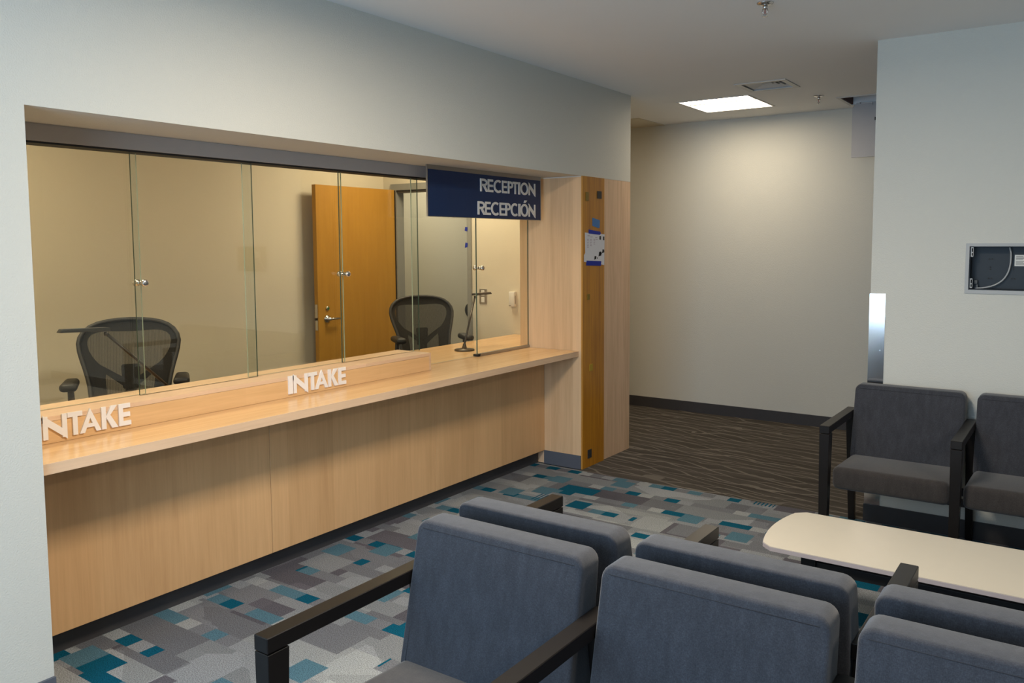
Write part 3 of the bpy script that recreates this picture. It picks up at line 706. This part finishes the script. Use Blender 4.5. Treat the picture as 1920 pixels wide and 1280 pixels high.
# mesh office chairs (stool height), local front = -y
def office_chair():
    root = empty('office_chair', (0, 0, 0))
    lean = math.radians(13); ZT = 1.235
    def S(dx, t, off=0):   # point on the back surface: dx sideways, t below the top
        y = .30 - t * math.sin(lean) - .55 * dx * dx + .10 * math.cos(min(t, .5) / .5 * PI) * .35 + off
        return Vector((dx, y, ZT - t * math.cos(lean)))
    outl = [(0, 0), (.06, .002), (.115, .008), (.165, .019), (.205, .037), (.235, .062), (.255, .095), (.262, .13), (.256, .175), (.243, .225), (.228, .275), (.215, .325), (.205, .375), (.200, .43), (.198, .49)]
    inn = [(0, .074), (.05, .073), (.098, .070), (.135, .069), (.170, .073), (.198, .085), (.214, .105), (.219, .135), (.212, .170), (.196, .205), (.175, .235), (.150, .262), (.133, .275)]
    L = True
    # rim
    loop = [S(-a, b) for a, b in outl[::-1]] + [S(a, b) for a, b in outl[1:]]
    bm = bmesh.new(); tube(bm, loop, .012, 8); fr_ = link('back_frame', bm, DKGREY, root, L, smooth=True)
    # broad carrier plate behind the mesh: wings, V bars and lower side bands
    bm = bmesh.new()
    def strip2(A, B, off0, off1):
        n = len(A)
        for i in range(n - 1):
            q = [S(*A[i], off0), S(*A[i + 1], off0), S(*B[i + 1], off0), S(*B[i], off0)]
            q2 = [S(*A[i], off1), S(*A[i + 1], off1), S(*B[i + 1], off1), S(*B[i], off1)]
            hexa(bm, q + q2)
    for s in (-1, 1):
        O = [(s * a, b) for a, b in outl]; I_ = [(s * a, b) for a, b in inn]
        Oi = [O[0], O[1], O[2], O[3], O[4], O[5], O[6], O[7], O[8], O[9], O[10], O[11], O[12]]
        strip2(Oi, I_, .014, .020)
        strip2([(s * .205, .375), (s * .200, .43), (s * .198, .49)], [(s * .128, .335), (s * .122, .40), (s * .120, .49)], .014, .020)
        strip2([(s * .205, .375), (s * .150, .262)], [(s * .128, .335), (s * .120, .29)], .0135, .0195)
        strip2([(s * .150, .262), (s * .04, .335), (0, .375)], [(s * .128, .312), (s * .02, .40), (0, .425)], .021, .030)
    link('carrier', bm, PLASTIC, fr_, L)
    # mesh sheet
    bm = bmesh.new(); N = 12
    rows = [(a, b) for a, b in outl]
    grid = []
    for a, b in rows[1:]: grid.append([bm.verts.new(S(a * k / N, b + (0 if abs(k) == N else 0), .002)) for k in range(-N, N + 1)])
    for A, B in zip(grid, grid[1:]):
        for k in range(2 * N): bm.faces.new((A[k], A[k + 1], B[k + 1], B[k]))
    link('mesh_back', bm, MESHW, root, L, smooth=True)
    # lumbar pad and spine
    bm = bmesh.new(); c = S(.0, .335, .05)
    hexa(bm, [c + Vector(p) for p in ((-.045, -.012, -.075), (.045, -.012, -.075), (.045, .018, -.075), (-.045, .018, -.075), (-.05, -.012, .07), (.05, -.012, .07), (.05, .018, .07), (-.05, .018, .07))], .014, 3); link('lumbar_pad', bm, PLASTIC, root, L, smooth=True)
    bm = bmesh.new(); tube(bm, [S(0, .40, .035), S(0, .50, .05), (0, .20, .70), (0, .08, .655)], [.03, .034, .036, .04], 10); link('spine', bm, PLASTIC, root, L, smooth=True)
    # seat
    bm = bmesh.new(); sp = []
    for i in range(28):
        a = 2 * PI * i / 28; sx, sy = math.cos(a), math.sin(a); rx = .255 * abs(sx) ** .6 * (1 if sx > 0 else -1); ry = .225 * abs(sy) ** .6 * (1 if sy > 0 else -1)
        sp.append((rx, -.03 + ry, .715 + .012 * abs(sx) - (.02 if ry < -.15 else 0)))
    tube(bm, sp, .016, 8, closed=True); link('seat_frame', bm, DKGREY, root, L, smooth=True)
    bm = bmesh.new(); c = bm.verts.new((0, -.03, .700)); vs = [bm.verts.new(p) for p in sp]
    for i in range(28): bm.faces.new((c, vs[i], vs[(i + 1) % 28]))
    link('mesh_seat', bm, MESHW, root, L, smooth=True)
    box('tilt_housing', -.09, .09, -.12, .12, .625, .685, PLASTIC, root, .015, 2, True)
    for s in (-1, 1):
        bm = bmesh.new(); x = s * .276
        hexa(bm, [(x - .043 - s * .004, -.17, .90), (x + .043 - s * .004, -.17, .90), (x + .036, .06, .90), (x - .036, .06, .90), (x - .043 - s * .004, -.17, .945), (x + .043 - s * .004, -.17, .945), (x + .036, .06, .945), (x - .036, .06, .945)], .021, 4)
        link('arm_pad', bm, PLASTIC, root, L, smooth=True)
        bm = bmesh.new(); tube(bm, [(x, -.03, .902), (x, -.01, .80), (x - s * .01, .05, .765), (s * .21, .19, .765)], [.015, .018, .02, .018], 10); link('arm_post', bm, PLASTIC, root, L, smooth=True)
    bm = bmesh.new(); lathe(bm, (0, 0, .16), (0, 0, 1), [(.034, 0), (.034, .26), (.018, .262), (.018, .47)], 16); link('gas_cylinder', bm, BLACKM, root, L, smooth=True)
    bm = bmesh.new()
    for k in range(5):
        a = 2 * PI * k / 5 + .3; d = Vector((math.cos(a), math.sin(a), 0))
        tube(bm, [d * .02 + Vector((0, 0, .16)), d * .15 + Vector((0, 0, .135)), d * .32 + Vector((0, 0, .085))], [.032, .026, .018], 8)
    link('star_base', bm, PLASTIC, root, L, smooth=True)
    for k in range(5):
        a = 2 * PI * k / 5 + .3; d = Vector((math.cos(a), math.sin(a), 0)); t = Vector((-d.y, d.x, 0))
        bm = bmesh.new(); p = d * .325 + Vector((0, 0, .0305)); lathe(bm, p - t * .022, t, [(.026, 0), (.03, .004), (.03, .018), (.012, .02), (.012, .024), (.03, .026), (.03, .04), (.026, .044)], 14); tube(bm, [p + Vector((0, 0, .01)), p + Vector((0, 0, .07))], .009, 6); link('caster', bm, BLACKM, root, L, smooth=True)
    # lowered a notch on its gas lift
    for ch in root.children_recursive:
        if ch.name.split('.')[0] not in ('star_base', 'caster'):
            for v_ in ch.data.vertices: v_.co.z -= .04
    return root
ch1 = office_chair(); ch1.location = (-1.405, 2.40, 0); ch1.rotation_euler = (0, 0, math.radians(57))
tag(ch1, 'black mesh office stool behind the left end of the counter', 'office chair')
ch2 = copy_tree(ch1); ch2.location = (-1.365, 4.86, 0); ch2.rotation_euler = (0, 0, math.radians(57))
tag(ch2, 'black mesh office stool in front of the open amber door', 'office chair')

# ------------------------------------------------------------------ waiting room seating
P = .62
def seat_row():
    root = empty('seating_row', (0, 0, 0)); L = True
    g = .0275
    for i in range(3):
        a, b = i * P + g, (i + 1) * P - g
        # backrest: leans back, thicker at the bottom (local front = +y)
        bm = bmesh.new(); hexa(bm, [(a, .055, .40), (b, .055, .40), (b, .185, .40), (a, .185, .40), (a, 0, .826), (b, 0, .826), (b, .088, .826), (a, .088, .826)])
        ed = [e for e in bm.edges if abs(e.verts[0].co.x - e.verts[1].co.x) < 1e-5 and abs(e.verts[0].co.z - e.verts[1].co.z) < 1e-5]
        bmesh.ops.bevel(bm, geom=ed, offset=.034, segments=5, profile=.5, affect='EDGES')
        # padded faces swell slightly
        bmesh.ops.bevel(bm, geom=[e for e in bm.edges if e.calc_face_angle(0) > .8], offset=.009, segments=3, profile=.5, affect='EDGES', clamp_overlap=True)
        br = link('backrest', bm, FABRIC, root, L, smooth=True)
        bm = bmesh.new(); fz = lambda z: .088 + (.826 - z) / .426 * .097
        for sx in (a + .0225, b - .0225): tube(bm, [(sx, fz(.43) + .0002, .43), (sx, fz(.80) + .0002, .785)], .0009, 5)
        tube(bm, [(a + .0225, fz(.803) + .0002, .803), (b - .0225, fz(.803) + .0002, .803)], .0009, 5)
        tube(bm, [(a + .02, .0005 + (.826 - .80) * .129, .803), (b - .02, .0005 + (.826 - .80) * .129, .803)], .0009, 5)
        link('seam', bm, THREAD, br, L, smooth=True)
        bm = bmesh.new(); hexa(bm, [(a, .13, .33), (b, .13, .33), (b, .565, .335), (a, .565, .335), (a, .13, .435), (b, .13, .435), (b, .570, .455), (a, .570, .455)], .03, 4)
        # crown the top a little
        for v_ in bm.verts:
            if v_.co.z > .425: v_.co.z += .012 * math.sin(PI * min(1, max(0, (v_.co.x - a) / (b - a))))
        link('seat', bm, SEATF, root, L, smooth=True)
    for i in range(4):
        x = i * P; h_ = .0255
        fr0 = None
        bm = bmesh.new(); hexa(bm, [(x - h_, .03, .640), (x + h_, .03, .640), (x + h_, .626, .640), (x - h_, .626, .640), (x - h_, .03, .680), (x + h_, .03, .680), (x + h_, .626, .680), (x - h_, .626, .680)], .002, 1)
        link('armrest', bm, BLACKW, root, L)
        bm = bmesh.new(); hexa(bm, [(x - .020, .578, 0), (x + .020, .578, 0), (x + .020, .622, 0), (x - .020, .622, 0), (x - h_, .560, .637), (x + h_, .560, .637), (x + h_, .625, .637), (x - h_, .625, .637)], .0015, 1)
        link('front_leg', bm, BLACKW, root, L)
        bm = bmesh.new(); hexa(bm, [(x - .018, -.045, 0), (x + .018, -.045, 0), (x + .018, -.012, 0), (x - .018, -.012, 0), (x - .022, .035, .638), (x + .022, .035, .638), (x + .022, .085, .638), (x - .022, .085, .638)], .0015, 1)
        link('rear_leg', bm, BLACKW, root, L)
    bm = bmesh.new(); bx(bm, .022, 3 * P - .022, .16, .20, .298, .330); bx(bm, .022, 3 * P - .022, .36, .40, .298, .330); link('seat_beam', bm, BLACKM, root, L)
    return root
row = seat_row(); row.location = (1.375 + 3 * P, 1.765, 0); row.rotation_euler = (0, 0, PI)
GR = 'rows of linked waiting room seats'
tag(row, 'front row of linked charcoal seats facing the camera, nearest the camera', 'seating row', GR)
row2 = copy_tree(row); row2.location = (1.367, 1.862, 0); row2.rotation_euler = (0, 0, 0)
tag(row2, 'middle row of linked charcoal seats with its backs to the front row, facing the table', 'seating row', GR)
row3 = copy_tree(row); row3.location = (1.893 + 3 * P, 4.858, 0); row3.rotation_euler = (0, 0, PI)
tag(row3, 'far row of linked charcoal seats standing against the right wall', 'seating row', GR)

# coffee table
tb = empty('coffee_table', (2.75, 3.3, 0), 'long low table with ivory bow-ended top and black frame, between the seat rows', 'table')
TX0, TX1, TY0, TY1, TZ = 1.972, 3.45, 3.055, 3.555, .43
def top_outline(ins=0):
    pts = []; n = 14; bow = .042
    for sgn, xe in ((1, TX1), (-1, TX0)):
        for i in range(n + 1):
            t = i / n * 2 - 1; yy = (TY0 + TY1) / 2 + sgn * t * ((TY1 - TY0) / 2 - ins)
            e = bow * (1 - t * t) - .03 * max(0, abs(t) - .9) ** 2 / .1 ** 2
            pts.append((xe + sgn * (e - ins), yy))
    return pts
bm = bmesh.new(); prism(bm, top_outline(), lambda u, v_, d: (u, v_, d), TZ - .018, TZ - .002, 1); prism(bm, top_outline(.0015), lambda u, v_, d: (u, v_, d), TZ - .002, TZ, 0)
link('table_top', bm, [TABLE, TEDGE], tb)
for lx in (2.14, 3.26):
    for ly in (3.12, 3.46):
        box('leg', lx - .028, lx + .028, ly - .022, ly + .022, 0, TZ - .0185, BLACKM, tb, .0015, 1)
    box('end_rail', lx - .018, lx + .018, 3.142, 3.438, TZ - .058, TZ - .0185, BLACKM, tb)
for ly in (3.12, 3.46): box('side_rail', 2.169, 3.231, ly - .013, ly + .013, TZ - .085, TZ - .045, BLACKM, tb, .003, 2)
